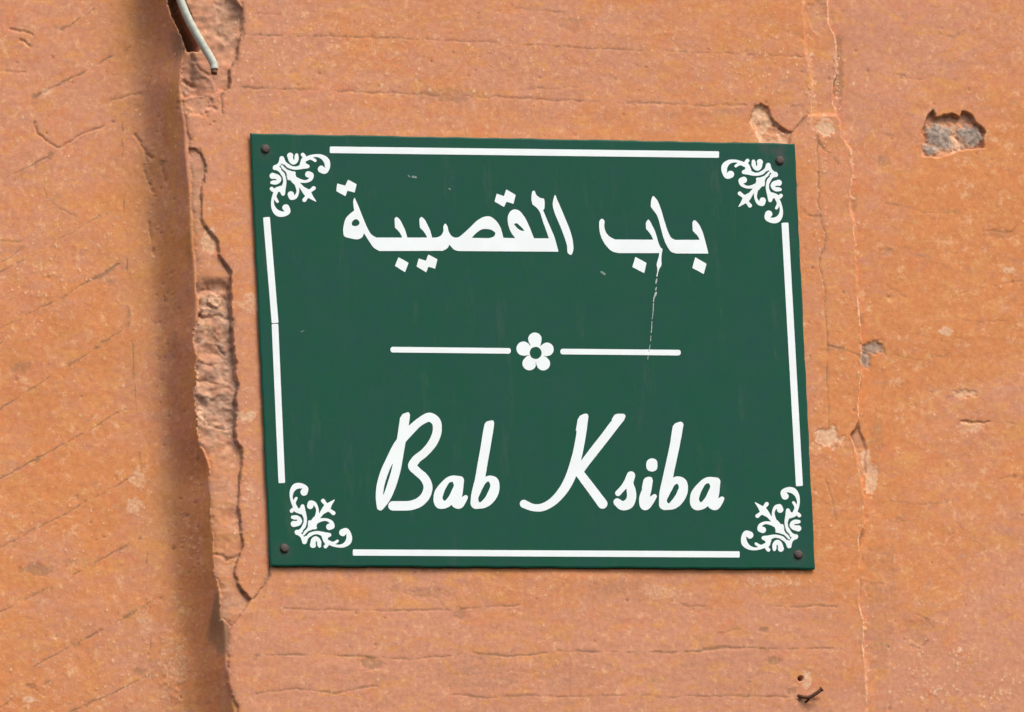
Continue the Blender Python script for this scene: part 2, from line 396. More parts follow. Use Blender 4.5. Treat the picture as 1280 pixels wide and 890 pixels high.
crack([(1064,546),(1071,540),(1076,530)], 1.2, 1.2, .5, .5, 0)
# right wall
for p, w, d in [([(1190,372),(1210,362),(1235,356),(1280,349),(1340,350)], 1.1, .7),([(1195,395),(1225,402),(1262,398)], 1.1, .6),
                ([(1120,440),(1150,450),(1185,440)], 1.1, .5),([(1112,355),(1125,362),(1135,370)], 1.1, .8),
                ([(1205,523),(1226,527),(1240,526)], 1.8, 2.4),([(1185,495),(1215,488)], 1.4, .9),([(1290,530),(1240,526)], 1.1, .6),
                ([(1105,250),(1160,264),(1200,262)], 1.1, .5),([(1118,90),(1150,98),(1158,97)], 1.1, .7),([(1178,40),(1195,45),(1208,36)], 1.1, .6),
                ([(1195,650),(1215,672),(1240,688)], 1.1, .6),([(1078,725),(1092,729),(1106,727)], 1.2, .9),
                ([(1145,765),(1160,772),(1152,785)], 1.5, 1.2),([(1140,805),(1152,808),(1160,800)], 1.6, 1.6),
                ([(1110,165),(1125,172),(1118,190)], 1.4, .8),([(1115,625),(1165,628),(1200,624)], 1.1, .5),
                ([(1240,600),(1270,592),(1310,596)], 1.1, .5),([(1235,285),(1262,290),(1275,280)], 1.6, 1.1),([(1086,440),(1094,424),(1105,424),(1108,440)], 1.2, 1.2)]:
    crack(p, w, d, .45, .9, .15)
# hand-trowelled hairlines scattered over everything
rnd = random.Random(4)
for i in range(120):
    x = rnd.uniform(-20, 1300); y = rnd.uniform(-20, 910)
    left = x < 200
    a = rnd.gauss(-0.5 if left else 0.03, 0.35 if left else 0.22) if x < 1050 else rnd.uniform(-0.9, 0.9)
    L = rnd.uniform(8, 38)
    p = [(x, y), (x+L*.5*math.cos(a), y+L*.5*math.sin(a)+rnd.uniform(-2, 2)), (x+L*math.cos(a), y+L*math.sin(a))]
    crack(p, rnd.uniform(.9, 1.4), rnd.uniform(.1, .35), rnd.uniform(.1, .36), 1.8, rnd.uniform(.35, .6))

# the recess with stones in the right wall
HOLE = [(1161,145),(1168,136),(1172,145),(1180,142),(1192,140),(1203,144),(1205,137),(1211,138),(1219,144),(1223,152),(1231,158),
        (1235,163),(1231,172),(1232,182),(1215,184),(1200,187),(1190,191),(1172,195),(1155,193),(1155,180),(1157,170),(1155,165),(1158,155)]
sH, dH = poly_mask(HOLE, 0.45)
kH = smooth01((-dH)/1.8+0.5)
hx, hy = X[sH], Y[sH]
wob = fbm(hx, hy, 12, 4, 221, 0.7)
def lump(cx, cy, rx, ry, h): return h*np.sqrt(np.maximum(0, 1-((hx+wob*9-cx)/rx)**2-((hy+wob*7-cy)/ry)**2))
stone = np.maximum.reduce([lump(1178,168,19,17,5.2), lump(1216,166,16,15,4.4), lump(1166,183,12,9,4.6), lump(1192,178,14,9,3.4), lump(1197,157,9,8,2.0)])
inner = -5.2 + stone*0.6 + fbm(hx, hy, 9, 4, 201, 0.65)*0.9
inner = inner + smooth01((hy-178)/16)*3.0
H[sH] = H[sH]*(1-kH) + (H[sH] + inner*mm)*kH
grey[sH] = np.maximum(grey[sH], kH*smooth01((stone-1.6)/2.2+fbm(hx, hy, 14, 4, 205, .7)*1.0)*.95)
mud[sH] = np.maximum(mud[sH], kH*0.8); pale[sH] = np.maximum(pale[sH], kH*smooth01(1.25-np.abs(hx-1197+wob*8)/6)*smooth01((hy-150)/8)*.8)
grime_shade[sH] = np.maximum(grime_shade[sH], kH*smooth01(fbm(hx, hy, 10, 4, 225, .7)*2.2-.1)*.8)
MASK_HOLE = np.zeros_like(X); MASK_HOLE[sH] = kH

# chip over the sign's upper right corner
CH = [(943,134),(951,130),(960,134),(964,146),(974,157),(990,166),(986,180),(950,180),(944,165),(938,150)]
s, d = poly_mask(CH, 0.6); k = smooth01(-d/1.6+0.5)
H[s] -= k*(2.6+1.2*fbm(X[s], Y[s], 7, 3, 211))*mm; pale[s] = np.maximum(pale[s], k*smooth01(fbm(X[s], Y[s], 8, 3, 215)*1.2+0.75)); mud[s] = np.maximum(mud[s], k*.5)
# red notch right of the pilaster edge and the pale mend below it
s, d = poly_mask([(1066,546),(1076,530),(1086,560),(1084,590),(1078,600),(1070,570)], .5); k = smooth01(-d/1.8+.5)
H[s] -= k*1.8*mm; mud[s] = np.maximum(mud[s], k*.55)
blob(1091,598,9,20,.95,pale,-.6,.55); blob(1085,572,7,10,.8,pale,-.3,.6); blob(1037,548,19,12,.8,pale,-.8,.7); blob(1020,560,8,6,.6,pale,-.4,.6)
blob(1032,160,13,11,.85,pale,-.4,.4); blob(1022,18,14,20,.25,mud,-.7,.4); blob(1092,434,14,8,.8,grey,-1.4,.6); blob(1084,446,7,10,.85,grey,-1.2,.5)
blob(1112,313,6,5,.4,grey,-.9,.6); blob(1105,200,9,6,.45,grime_shade,-.4,.6); blob(1070,250,4,12,.35,grime_shade,0,.5)
blob(1052,85,5,45,.45,grime_shade,-.3,.5); blob(1098,545,9,25,.28,grime_shade,0,.5); blob(1125,650,5,4,.4,grime_shade,-.6,.5)
blob(1120,738,9,14,.2,grime_shade,0,.8); blob(1150,790,22,16,.22,grime_shade,-.4,1); blob(1100,700,22,22,.25,grime_shade,0,.7); blob(1100,780,22,60,.22,grime_shade,0,.8)
blob(1208,490,13,5,.55,pale,-.6,.7); blob(1215,532,18,8,.45,pale,-.3,.8); blob(1185,412,9,6,.6,pale,0,.7); blob(1265,335,8,5,.5,pale,0,.7)
blob(1250,290,22,7,.3,grime_shade,-.3,.8); blob(1220,840,22,22,.15,grime_shade,0,.7)
blob(185,586,10,13,.5,pale,.1,.8); blob(181,618,13,11,.5,pale,.1,.8); blob(228,812,17,34,.36,pale,.5,.8); blob(224,850,11,22,.3,pale,.4,.8); blob(196,768,12,18,.4,pale,.2,.8)
blob(60,700,20,7,.4,grime_shade,-.3,.7); blob(40,445,14,7,.35,grime_shade,0,.7); blob(98,690,9,5,.3,grime_shade,0,.7); blob(150,340,6,5,.45,grime_shade,-.6,.5)
blob(189,827,8,6,.4,grime_shade,0,.6); blob(50,846,8,3,.6,grime_shade,-1.0,.5); blob(48,862,9,4,.7,pale,0,.6)
blob(205,190,7,24,.6,ochre,.5,.8); blob(182,112,9,6,.5,ochre,.3,.8); blob(70,100,9,5,.5,pale,0,.5)
blob(270,375,9,9,.7,pale,2.4,.5); blob(259,388,6,6,.6,pale,2.0,.5); blob(312,378,12,14,.45,pale,0,.6); blob(309,520,12,7,.7,pale,0,.7)
blob(312,617,9,20,.35,pale,0,.8); blob(252,523,5,14,.6,pale,.6,.6); blob(249,472,3,10,.7,pale,.6,.6); blob(262,300,9,18,.55,pale,0,.5)
blob(250,118,22,22,.0,None,-1.2,.8); blob(252,130,20,16,.3,mud,-.6,.9)
blob(830,740,26,12,.4,pale,0,.9); blob(968,728,32,8,.4,pale,0,.9); blob(490,42,26,30,.28,pale,0,.9); blob(470,95,30,24,.25,pale,0,.9)
blob(770,735,40,14,.25,grime_shade,0,.8); blob(720,850,60,26,.22,grime_shade,0,.9); blob(890,850,70,22,.2,grime_shade,0,.9); blob(600,845,50,20,.22,grime_shade,0,.9)
blob(535,742,26,6,.3,grime_shade,-.4,.8); blob(494,734,7,9,.4,grime_shade,-.7,.7); blob(575,768,7,7,.5,grime_shade,-1.0,.5); blob(465,830,14,7,.35,grime_shade,-.5,.7)
blob(715,28,18,8,.3,grime_shade,0,.8); blob(560,120,40,9,.3,grime_shade,-.2,.9)
blob(955,788,7,4,.6,grime_shade,-.7,.5); blob(965,826,10,5,.4,grime_shade,-.3,.6); blob(988,865,5,4,.5,grime_shade,-.6,.5)
blob(1008,850,7,12,.55,pale,0,.4); blob(1010,875,14,4,.5,grime_shade,-.8,.6); blob(1012,843,9,4,.4,ochre,-.3,.5)
blob(1001,848,3.2,3.2,1,grime_shade,-9,.15,.35)
# upper left: the slot the cable comes out of, its shade also painted in dark
s, d = poly_mask([(206,-60),(222,-60),(234,4),(244,30),(252,50),(249,62),(240,60),(231,44),(222,24),(215,4)], .4); k = smooth01(-d/2.2+.5)
H[s] -= k*42*mm; grime_shade[s] = np.maximum(grime_shade[s], k)
crack([(211,-30),(217,0),(225,20),(234,44),(238,58)], 5.5, 16, .9, .4, 0)
crack([(240,55),(241,80),(242,104)], 4.0, 6, .7, .4, 0); crack([(232,100),(244,107)], 3, 5, .7, .5, 0)
crack([(228,60),(236,62),(250,84),(262,92)], 2.2, 2.2, .45, .4, 0)
crack([(303,4),(305,24),(304,46),(299,60),(297,76),(288,86),(287,108)], 2.0, 1.8, .55, .5, 0)
blob(285,20,14,26,.5,grime_shade,-1.0,.7)
# shade under the undercut broken coat, put in as dark-coloured grooves
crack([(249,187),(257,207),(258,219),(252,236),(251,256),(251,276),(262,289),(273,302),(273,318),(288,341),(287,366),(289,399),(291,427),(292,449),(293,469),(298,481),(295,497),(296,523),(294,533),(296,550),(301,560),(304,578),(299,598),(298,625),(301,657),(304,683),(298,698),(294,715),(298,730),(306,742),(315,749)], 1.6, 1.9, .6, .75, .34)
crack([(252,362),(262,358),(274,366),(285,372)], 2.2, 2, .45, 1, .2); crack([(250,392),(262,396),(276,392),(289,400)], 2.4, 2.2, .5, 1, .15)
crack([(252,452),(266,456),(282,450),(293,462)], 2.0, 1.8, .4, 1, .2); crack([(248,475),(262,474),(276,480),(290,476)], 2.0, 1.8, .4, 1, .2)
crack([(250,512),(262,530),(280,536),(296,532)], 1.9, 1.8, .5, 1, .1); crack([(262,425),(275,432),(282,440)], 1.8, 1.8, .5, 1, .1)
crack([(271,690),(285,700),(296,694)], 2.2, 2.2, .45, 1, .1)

# scattered pale grains, pits
rs = np.random.RandomState(8)
def splat(n, fld, rmin, rmax, amt, hmm, dens=None, clus=None):
    c = 0; tries = 0
    while c < n and tries < n*8:
        tries += 1
        if clus is not None and rs.rand() < .7:
            q = clus[rs.randint(len(clus))]; x = rs.normal(q[0], q[2]); y = rs.normal(q[1], q[3])
        else:
            x = rs.uniform(-25, 1305); y = rs.uniform(-25, 915)
        r = rs.uniform(rmin, rmax)*(0.7+0.6*rs.rand()**3); el = rs.uniform(.6, 1.6)
        i0 = np.searchsorted(ax, x-3*r); i1 = np.searchsorted(ax, x+3*r)+1
        j0 = np.searchsorted(ay, y-3*r*el); j1 = np.searchsorted(ay, y+3*r*el)+1
        s = (slice(max(j0, 0), j1), slice(max(i0, 0), i1))
        if X[s].size == 0: continue
        k = np.exp(-(((X[s]-x)/r)**2+((Y[s]-y)/(r*el))**2))
        if fld is not None: fld[s] = np.maximum(fld[s], k*amt*rs.uniform(.5, 1))
        H[s] += hmm*mm*k; c += 1
splat(2400, pale, .8, 1.7, .95, .3, clus=[(380,40,60,25),(620,70,110,22),(800,75,120,25),(940,90,40,35),(1015,120,4,40),(1048,95,3,20),(1030,230,8,60),
      (640,95,200,30),(60,360,60,50),(70,640,60,30),(90,860,60,30),(150,820,40,40),(100,300,60,40),(310,610,8,60),(1030,640,30,120)])
splat(330, pale, 1.1, 2.1, 1.0, .2, clus=[(1150,830,7,18),(1165,855,8,12),(1197,820,5,7),(1180,860,14,8),(1262,855,12,10),(1240,870,10,6),(1130,860,14,14),(1067,230,2,50),(1072,340,2,60),(1084,860,2,40)])
splat(260, pale, 1.0, 1.7, .9, .35, clus=[(1083,840,1.5,50),(1069,270,1.5,50),(1066,200,1.5,14),(1047,85,1.5,15),(1076,420,1.5,50),(1008,60,1.5,40),(250,660,2,30),(249,570,3,20)])
splat(800, grime_shade, .7, 1.3, .75, -.35); splat(110, grime_shade, 1.3, 2.4, .6, -.7)
splat(120, grime_shade, .9, 1.8, .7, -.8, clus=[(205,210,10,30),(240,140,14,18),(215,380,6,60),(248,580,5,60),(245,700,6,40)])
# grime washes down the return, ochre wash on the left wall's edge
mud = mud*np.clip(0.72+0.9*fbm(X, Y, 15, 4, 421, .7), 0.45, 1.0)
ret = np.clip(tt+.25, 0, 1)*(1-wl_)
grime_shade = np.maximum(grime_shade, smooth01((fbm(X*1.0, Y*0.25, 26, 4, 401)-.05)*2.6)*ret*0.6)
ochre = np.maximum(ochre, smooth01((fbm(X*1.2, Y*0.2, 18, 4, 431)-.02)*3)*ret*0.9)
ochre = np.maximum(ochre, np.exp(-((X-(xs-12))/32)**2)*0.55*(1-wl_)*smooth01(fbm(X, Y*.5, 60, 3, 405)+.6))
tone = 0.5+0.5*fbm(X, Y, 190, 4, 501)*1.25
tone += 0.40*np.exp(-((X-20)/110)**2-((Y-70)/90)**2) + 0.32*smooth01((Y-690)/160)*(X > 280) + .16*np.exp(-((X-1130)/80)**2-((Y-60)/90)**2)
tone -= 0.20*((X > 1090) & (Y > 180) & (Y < 480)) *smooth01((X-1090)/60)
tone -= 0.18*smooth01((200-X)/60)*smooth01((Y-170)/80)
tone = np.clip(tone, 0, 1)

P0 = at(X.ravel(), Y.ravel(), 0.0)
P0[:, 1] -= H.ravel()
wear_shade = np.stack([mud, pale, grime_shade, np.ones_like(mud)], -1).reshape(-1, 4).astype(F)
tint = np.stack([tone, grey, ochre, np.ones_like(mud)], -1).reshape(-1, 4).astype(F)
wear_shade = np.clip(wear_shade, 0, 1); tint = np.clip(tint, 0, 1)

idx = np.arange(NX*NY).reshape(NY, NX)
quads = np.stack([idx[:-1, :-1], idx[1:, :-1], idx[1:, 1:], idx[:-1, 1:]], -1)
def fc(a): return (a[:-1, :-1]+a[1:, 1:]+a[:-1, 1:]+a[1:, :-1])/4
fl = fc(dl); fr = fc(dr); fe = fc(exposed*wl_*(1-wr)); fh = fc(MASK_HOLE)
region = np.where(fl < 0.0, 0, np.where(fr > 0.0, 2, 1))
region = np.where((region == 1) & (fe > 0.5) & (fc(Y) > -120), 3, region)
region = np.where((region == 2) & (fh > 0.5), 4, region)
def relief(name, k, parent=None):
    q = quads[region == k]
    used, inv = np.unique(q.ravel(), return_inverse=True)
    q = inv.reshape(-1, 4).astype(np.int32)
    me = bpy.data.meshes.new(name)
    me.vertices.add(len(used)); me.vertices.foreach_set('co', P0[used].astype(F).ravel())
    me.loops.add(len(q)*4); me.loops.foreach_set('vertex_index', q.ravel())
    me.polygons.add(len(q)); me.polygons.foreach_set('loop_start', np.arange(0, len(q)*4, 4, dtype=np.int32))
    me.polygons.foreach_set('use_smooth', np.ones(len(q), bool))
    for nm, dat in (('wear_shade', wear_shade), ('tint', tint)):
        a = me.color_attributes.new(nm, 'FLOAT_COLOR', 'POINT'); a.data.foreach_set('color', dat[used].ravel())
    me.update(calc_edges=True); me.validate()
    me.materials.append(M_PLASTER)
    o = bpy.data.objects.new(name, me); COL.objects.link(o)
    if parent: o.parent = parent
    return o
wleft = relief('plaster_wall', 0)
tag(wleft, 'orange plaster wall with slanting ruled grooves, left of the broken edge', 'wall')
wright = relief('plaster_wall', 2)
tag(wright, 'smooth orange plaster wall with a stone-filled hole, right of the sign', 'wall')
pil = relief('pilaster', 1)
tag(pil, 'raised orange plaster pilaster carrying the green street sign', 'pilaster')
ex = relief('exposed_core', 3, pil); ex['label'] = 'brown mud core and lower coat bared where the plaster broke off'
ho = relief('stone_filled_hole', 4, wright); ho['label'] = 'jagged hole showing grey stones'

# ------------------------------------------------------------------ flat lettering from outlines and strokes
def catmull(pts, closed, n=8):
    """curve through the points; a third value of 1 marks a sharp corner (closed outlines only)"""
    N = len(pts); out = []
    rngN = N if closed else N-1
    dim = 2 if closed else 3
    P = [np.array(p[:dim], float) for p in pts]
    sh = [closed and len(p) > 2 for p in pts]
    for i in range(rngN):
        p1, p2 = P[i], P[(i+1) % N]
        p0 = p1 if (sh[i] or (not closed and i == 0)) else P[(i-1) % N]
        p3 = p2 if (sh[(i+1) % N] or (not closed and i+2 >= N)) else P[(i+2) % N]
        L = np.linalg.norm((p2-p1)[:2])
        def tan(a, b, c):   # centripetal-like tangent scaled to this span
            la = np.linalg.norm((b-a)[:2]); lb = np.linalg.norm((c-b)[:2])
            if la < 1e-6: return (c-b)
            if lb < 1e-6: return (b-a)*(L/la)
            v = ((b-a)/la*lb + (c-b)/lb*la)/(la+lb); return v*L
        m1 = tan(p0, p1, p2); m2 = tan(p1, p2, p3)
        if L < 1e-6: continue
        for k in range(n):
            t = k/n; t2 = t*t; t3 = t2*t
            out.append((2*t3-3*t2+1)*p1+(t3-2*t2+t)*m1+(-2*t3+3*t2)*p2+(t3-t2)*m2)
    if not closed: out.append(P[-1])
    return out

def sdf_poly(gx, gy, pts):
    d = np.full(gx.shape, 1e9); ins = np.zeros(gx.shape, bool); n = len(pts)
    for i in range(n):
        x0, y0 = pts[i][:2]; x1, y1 = pts[(i+1) % n][:2]
        dx, dy = x1-x0, y1-y0; L = dx*dx+dy*dy+1e-12
        t = np.clip(((gx-x0)*dx+(gy-y0)*dy)/L, 0, 1)
        d = np.minimum(d, (gx-x0-t*dx)**2+(gy-y0-t*dy)**2)
        if y0 != y1:
            ins ^= ((y0 > gy) != (y1 > gy)) & (gx < (x1-x0)*(gy-y0)/(y1-y0)+x0)
    d = np.sqrt(d); return np.where(ins, -d, d)
def sdf_stroke(gx, gy, pts):
    d = np.full(gx.shape, 1e9)
    for a, b in zip(pts[:-1], pts[1:]):
        dx, dy = b[0]-a[0], b[1]-a[1]; L = dx*dx+dy*dy+1e-12
        t = np.clip(((gx-a[0])*dx+(gy-a[1])*dy)/L, 0, 1)
        d = np.minimum(d, np.hypot(gx-a[0]-t*dx, gy-a[1]-t*dy)-(a[2]+(b[2]-a[2])*t))
    return d

def contours(field, x0, y0, st):
    """marching squares, closed loops at zero"""
    ny, nx = field.shape; seg = {}
    ins = field < 0
    code = ins[:-1, :-1]*1 + ins[:-1, 1:]*2 + ins[1:, 1:]*4 + ins[1:, :-1]*8
    js, is_ = np.nonzero((code > 0) & (code < 15))
    def pt(e):
        (i, j, hz) = e
        a = field[j, i]; b = field[j, i+1] if hz else field[j+1, i]
        t = a/(a-b)
        return (x0+(i+(t if hz else 0))*st, y0+(j+(0 if hz else t))*st)
    TB = {1:[('L','T')],2:[('T','R')],3:[('L','R')],4:[('R','B')],5:[('L','T'),('R','B')],6:[('T','B')],7:[('L','B')],
          8:[('B','L')],9:[('B','T')],10:[('T','R'),('B','L')],11:[('B','R')],12:[('R','L')],13:[('R','T')],14:[('T','L')]}
    adj = {}
    for j, i in zip(js.tolist(), is_.tolist()):
        E = {'T':(i, j, 1), 'B':(i, j+1, 1), 'L':(i, j, 0), 'R':(i+1, j, 0)}
        for a, b in TB[int(code[j, i])]:
            adj.setdefault(E[a], []).append(E[b]); adj.setdefault(E[b], []).append(E[a])
    loops = []; seen = set()
    for s in adj:
        if s in seen: continue
        lp = [s]; seen.add(s); cur = s
        while True:
            nx_ = [q for q in adj[cur] if q not in seen]
            if not nx_: break
            cur = nx_[0]; seen.add(cur); lp.append(cur)
        if len(lp) > 8: loops.append([pt(e) for e in lp])
    return loops

def simplify(lp, tol=0.035):
    out = list(lp); changed = True; it = 0
    while changed and it < 4:
        it += 1; changed = False; res = []; i = 0; n = len(out)
        while i < n:
            a = out[i-1]; b = out[i]; c = out[(i+1) % n]
            L = math.hypot(c[0]-a[0], c[1]-a[1])
            dd = abs((c[0]-a[0])*(b[1]-a[1])-(c[1]-a[1])*(b[0]-a[0]))/(L+1e-9)
            if dd < tol and L < 5.0 and n > 12:
                res.append(out[(i+1) % n]) if i+1 < n else None
                i += 2; changed = True
            else:
                res.append(b); i += 1
        out = res
    return out

PANEL_Y = -0.0036
PRINT_DEBUG = []
def print_shape(name, loops, parent, mat=M_WHITE, y=PANEL_Y, th=0.00022):
    loops = [simplify(l) for l in loops]
    def area(l): return sum(a[0]*b[1]-b[0]*a[1] for a, b in zip(l, l[1:]+l[:1]))/2
    def inside(p, l):
        r = False
        for a, b in zip(l, l[1:]+l[:1]):
            if (a[1] > p[1]) != (b[1] > p[1]) and p[0] < (b[0]-a[0])*(p[1]-a[1])/(b[1]-a[1])+a[0]: r = not r
        return r
    dep = [sum(inside(l[0], m) for m in loops if m is not l) for l in loops]
    verts = []; faces = []
    for i, l in enumerate(loops):
        if dep[i] % 2: continue
        grp = [l]+[m for k, m in enumerate(loops) if dep[k] == dep[i]+1 and inside(m[0], l)]
        flat = [p for g in grp for p in g]
        tris = tessellate_polygon([[Vector((p[0]*100, p[1]*100, 0)) for p in g] for g in grp])
        want = abs(area(grp[0]))-sum(abs(area(g)) for g in grp[1:])
        got = sum(abs((flat[b][0]-flat[a][0])*(flat[c][1]-flat[a][1])-(flat[c][0]-flat[a][0])*(flat[b][1]-flat[a][1]))/2 for a, b, c in tris)
        if abs(want-got) > 1: print('FILL', name, want, got, [len(g) for g in grp], [round(area(g), 1) for g in grp])
        A = at([p[0] for p in flat], [p[1] for p in flat], y-th)
        B = at([p[0] for p in flat], [p[1] for p in flat], y-th); B[:, 1] = y-0.00003
        o = len(verts); n = len(flat)
        verts += list(A)+list(B)
        for t in tris:
            a, b, c = t
            v = np.cross(A[b]-A[a], A[c]-A[a])
            if v[1] > 0: a, c = c, a
            faces.append((o+a, o+b, o+c))
        k = 0
        for g in grp:
            m = len(g)
            sgn = 1 if area(g) > 0 else -1
            if g is not grp[0]: sgn = sgn
            for q in range(m):
                a = o+k+q; b = o+k+(q+1) % m
                faces.append((a, b, b+n, a+n) if sgn < 0 else (b, a, a+n, b+n))
            k += m
    return mesh_obj(name, verts, faces, mat, parent)

def glyph(name, parent, org, sc, polys=(), strokes=(), holes=(), cuts=(), xf=None, res=0.3, label=None, mat=M_WHITE, th=0.00022):
    tr = (lambda p: (org[0]+p[0]/sc, org[1]+p[1]/sc))
    ps = [[tr(q) for q in catmull(p, True)] for p in polys]
    hs = [[tr(q) for q in catmull(p, True)] for p in holes]
    ss = [[(*tr(q), max(q[2], 1)/sc) for q in catmull(p, False, 7)] for p in strokes]
    cs = [[(*tr(q), max(q[2], 1)/sc) for q in catmull(p, False, 5)] for p in cuts]
    if xf:
        ps = [[xf(q) for q in p] for p in ps]; hs = [[xf(q) for q in p] for p in hs]
        ss = [[(*xf(q[:2]), q[2]) for q in p] for p in ss]; cs = [[(*xf(q[:2]), q[2]) for q in p] for p in cs]
    allp = [q for p in ps+ss for q in p]
    x0 = min(q[0] for q in allp)-13; x1 = max(q[0] for q in allp)+13
    y0 = min(q[1] for q in allp)-13; y1 = max(q[1] for q in allp)+13
    gx, gy = np.meshgrid(np.arange(x0, x1, res), np.arange(y0, y1, res))
    d = np.full(gx.shape, 1e9)
    def local(pts, fn, pad):
        a0 = max(0, int((min(q[0] for q in pts)-pad-x0)/res)); a1 = int((max(q[0] for q in pts)+pad-x0)/res)+1
        b0 = max(0, int((min(q[1] for q in pts)-pad-y0)/res)); b1 = int((max(q[1] for q in pts)+pad-y0)/res)+1
        s = (slice(b0, b1), slice(a0, a1)); return s, fn(gx[s], gy[s], pts)
    for p in ps:
        s, v = local(p, sdf_poly, 3); d[s] = np.minimum(d[s], v)
    for p in ss:
        s, v = local(p, sdf_stroke, 12); d[s] = np.minimum(d[s], v)
    for p in hs:
        s, v = local(p, sdf_poly, 3); d[s] = np.maximum(d[s], -v)
    for p in cs:
        s, v = local(p, sdf_stroke, 4); d[s] = np.maximum(d[s], -v)
    d = np.clip(d, -5, 5)
    # a hair of blur rounds the corners as ink does
    for _ in range(2):
        d = (d + np.roll(d, 1, 0)+np.roll(d, -1, 0)+np.roll(d, 1, 1)+np.roll(d, -1, 1))/5
    o = print_shape(name, contours(d, x0, y0, res), parent, mat, th=th)
    if label: o['label'] = label
    return o

# ------------------------------------------------------------------ the sign
sign = bpy.data.objects.new('street_name_sign', None); COL.objects.link(sign)
sign.empty_display_size = 0.05
tag(sign, 'green street sign reading Bab Ksiba in white Arabic and Latin script', 'street sign')

def shift(objs): pass
# panel: a shallow tray with a softly rounded rim
FRONT = [(312.8,166.5),(993.4,179.3),(1019.0,711.2),(338.0,707.3)]   # seen corners of the front face
TH = 0.0016
c4 = at([p[0] for p in FRONT], [p[1] for p in FRONT], PANEL_Y)
def panel():
    # rows of rings from the front face outward and back: (inset, depth behind the front)
    NU, NV = 240, 190
    verts = []; faces = []; sc = []
    n0 = c4[0]; 
    def bil(u, v): return (c4[0]*(1-u)+c4[1]*u)*(1-v)+(c4[3]*(1-u)+c4[2]*u)*v
    W = np.linalg.norm(c4[1]-c4[0]); Hh = np.linalg.norm(c4[3]-c4[0])
    us = np.concatenate([[0, .0012/W*1.0], np.linspace(.004/W, 1-.004/W, NU), [1-.0012/W, 1]])
    vs_ = np.concatenate([[0, .0012/Hh], np.linspace(.004/Hh, 1-.004/Hh, NV), [1-.0012/Hh, 1]])
    for v in vs_:
        for u in us:
            p = bil(u, v).copy()
            eu = min(u, 1-u)*W; ev = min(v, 1-v)*Hh; e = min(eu, ev)
            p[1] += 0.0005*max(0, 1-e/0.0012)**2                       # rolled rim
            if e < 0.003:                                              # the cut edge is not quite true
                wv = (1-e/0.003)*0.00022
                p[0] += wv*math.sin(v*23+1.3*math.sin(v*61))*(eu < ev); p[2] += wv*math.sin(u*27+2+1.5*math.sin(u*71))*(ev <= eu)
            verts.append(p)
    nu = len(us); nv = len(vs_)
    for j in range(nv-1):
        for i in range(nu-1):
            a = j*nu+i; faces.append((a, a+nu, a+nu+1, a+1))
    per = [i for i in range(nu)]+[j*nu+nu-1 for j in range(1, nv)]+[(nv-1)*nu+i for i in range(nu-2, -1, -1)]+[j*nu for j in range(nv-2, 0, -1)]
    o = len(verts)
    for k in per:
        q = verts[k].copy(); q[1] = PANEL_Y+TH; verts.append(q)
    m = len(per)
    for k in range(m):
        a, b = per[k], per[(k+1) % m]; faces.append((a, b, o+(k+1) % m, o+k))
    faces.append(tuple(o+k for k in range(m)))
    ob = mesh_obj('panel', verts, faces, M_GREEN, sign)
    for p_ in ob.data.polygons: p_.use_smooth = False
    A = ob.data.attributes.new('scuff', 'FLOAT', 'POINT')
    V = np.array([list(v.co) for v in ob.data.vertices])
    def cen(u, v): return at([u], [v], PANEL_Y)[0]
    val = np.zeros(len(V))
    for (u, v, r1, a_) in [(976,199,7,1),(974,191,6,.9),(966,188,6,.55),(955,184,7,.5),(977,184,6,.6),(332,186,7,.35),(355,688,9,.45),(998,696,9,.45),(331,190,9,.4),(640,168,5,.2)]:
        c = cen(u, v); dd = np.hypot(V[:, 0]-c[0], V[:, 2]-c[2])/(r1*MPP)
        val = np.maximum(val, a_*np.exp(-dd*dd))
    A.data.foreach_set('value', val.astype(F))
    return ob
panel()

# Arabic lettering ---------------------------------------------------
Z1 = ((420, 215), 6.357)
def sx(l, dx): return [(p[0]+dx, *p[1:]) for p in l]
body = ([(148,203,1),(180,275),(215,365),(250,445),(285,500),(322,521,1),(527,521,1),(507,482),(469,442,1),(467,400),(468,368),(480,357),(495,366),
  (530,420),(552,470),(567,521,1),(725,521,1),(704,482),(667,442,1),(664,400),(666,368),(678,357),(693,366),(728,420),(750,470),(764,521,1),
  (800,520),(835,503),(853,470),(855,428),(868,410),(882,424),(895,470),(915,505),(945,521),(975,517),(1005,495),(1060,445),(1130,380),(1180,355),(1220,353),
  (1262,378),(1303,432),(1330,523,1),(1425,526,1),(1398,490),(1378,450),(1366,400),(1365,360),(1375,328),(1395,305),(1420,297),(1450,304),
  (1490,345),(1530,420),(1555,480),(1573,527,1),(1692,527,1),(1650,410),(1601,290),(1562,258,1),(1555,235),(1555,180),(1562,152),(1573,148),
  (1592,182),(1620,204),(1654,212,1),(1658,240),(1656,290,1),(1646,305,1),(1690,410),(1735,515),(1768,633,1),(970,628,1),(940,617),(902,577,1),
  (885,605),(850,626,1),(345,628,1),(305,605),(260,545),(222,484,1),(208,518),(180,533),(150,534),(105,524),(66,510),(58,480),(62,420),(80,365),
  (110,333),(145,306,1),(138,255),(141,215)])
t_hole = [(163,375),(125,405),(128,422),(150,430),(180,420),(187,405),(178,385)]
s_hole = sx([(188,523,1),(230,480),(270,456),(310,453),(355,465),(376,487),(368,508),(345,521),(320,526,1)], 890)
q_hole = sx([(527,412),(540,407),(575,430),(611,469,1),(580,465),(545,440)], 890)
glyph('arabic_lettering', sign, *Z1, polys=[body], holes=[t_hole, s_hole, q_hole])
glyph('arabic_lettering', sign, *Z1, polys=[sx([(850,183),(870,225),(930,365),(975,480),(993,560),(990,640),(978,659),(960,652),(945,580),(900,450),(845,315),(833,270),(838,215)], 890)])
def dots(pts, org=Z1): glyph('letter_dot', sign, *org, polys=[[(x, y, 1) for x, y in pts]])
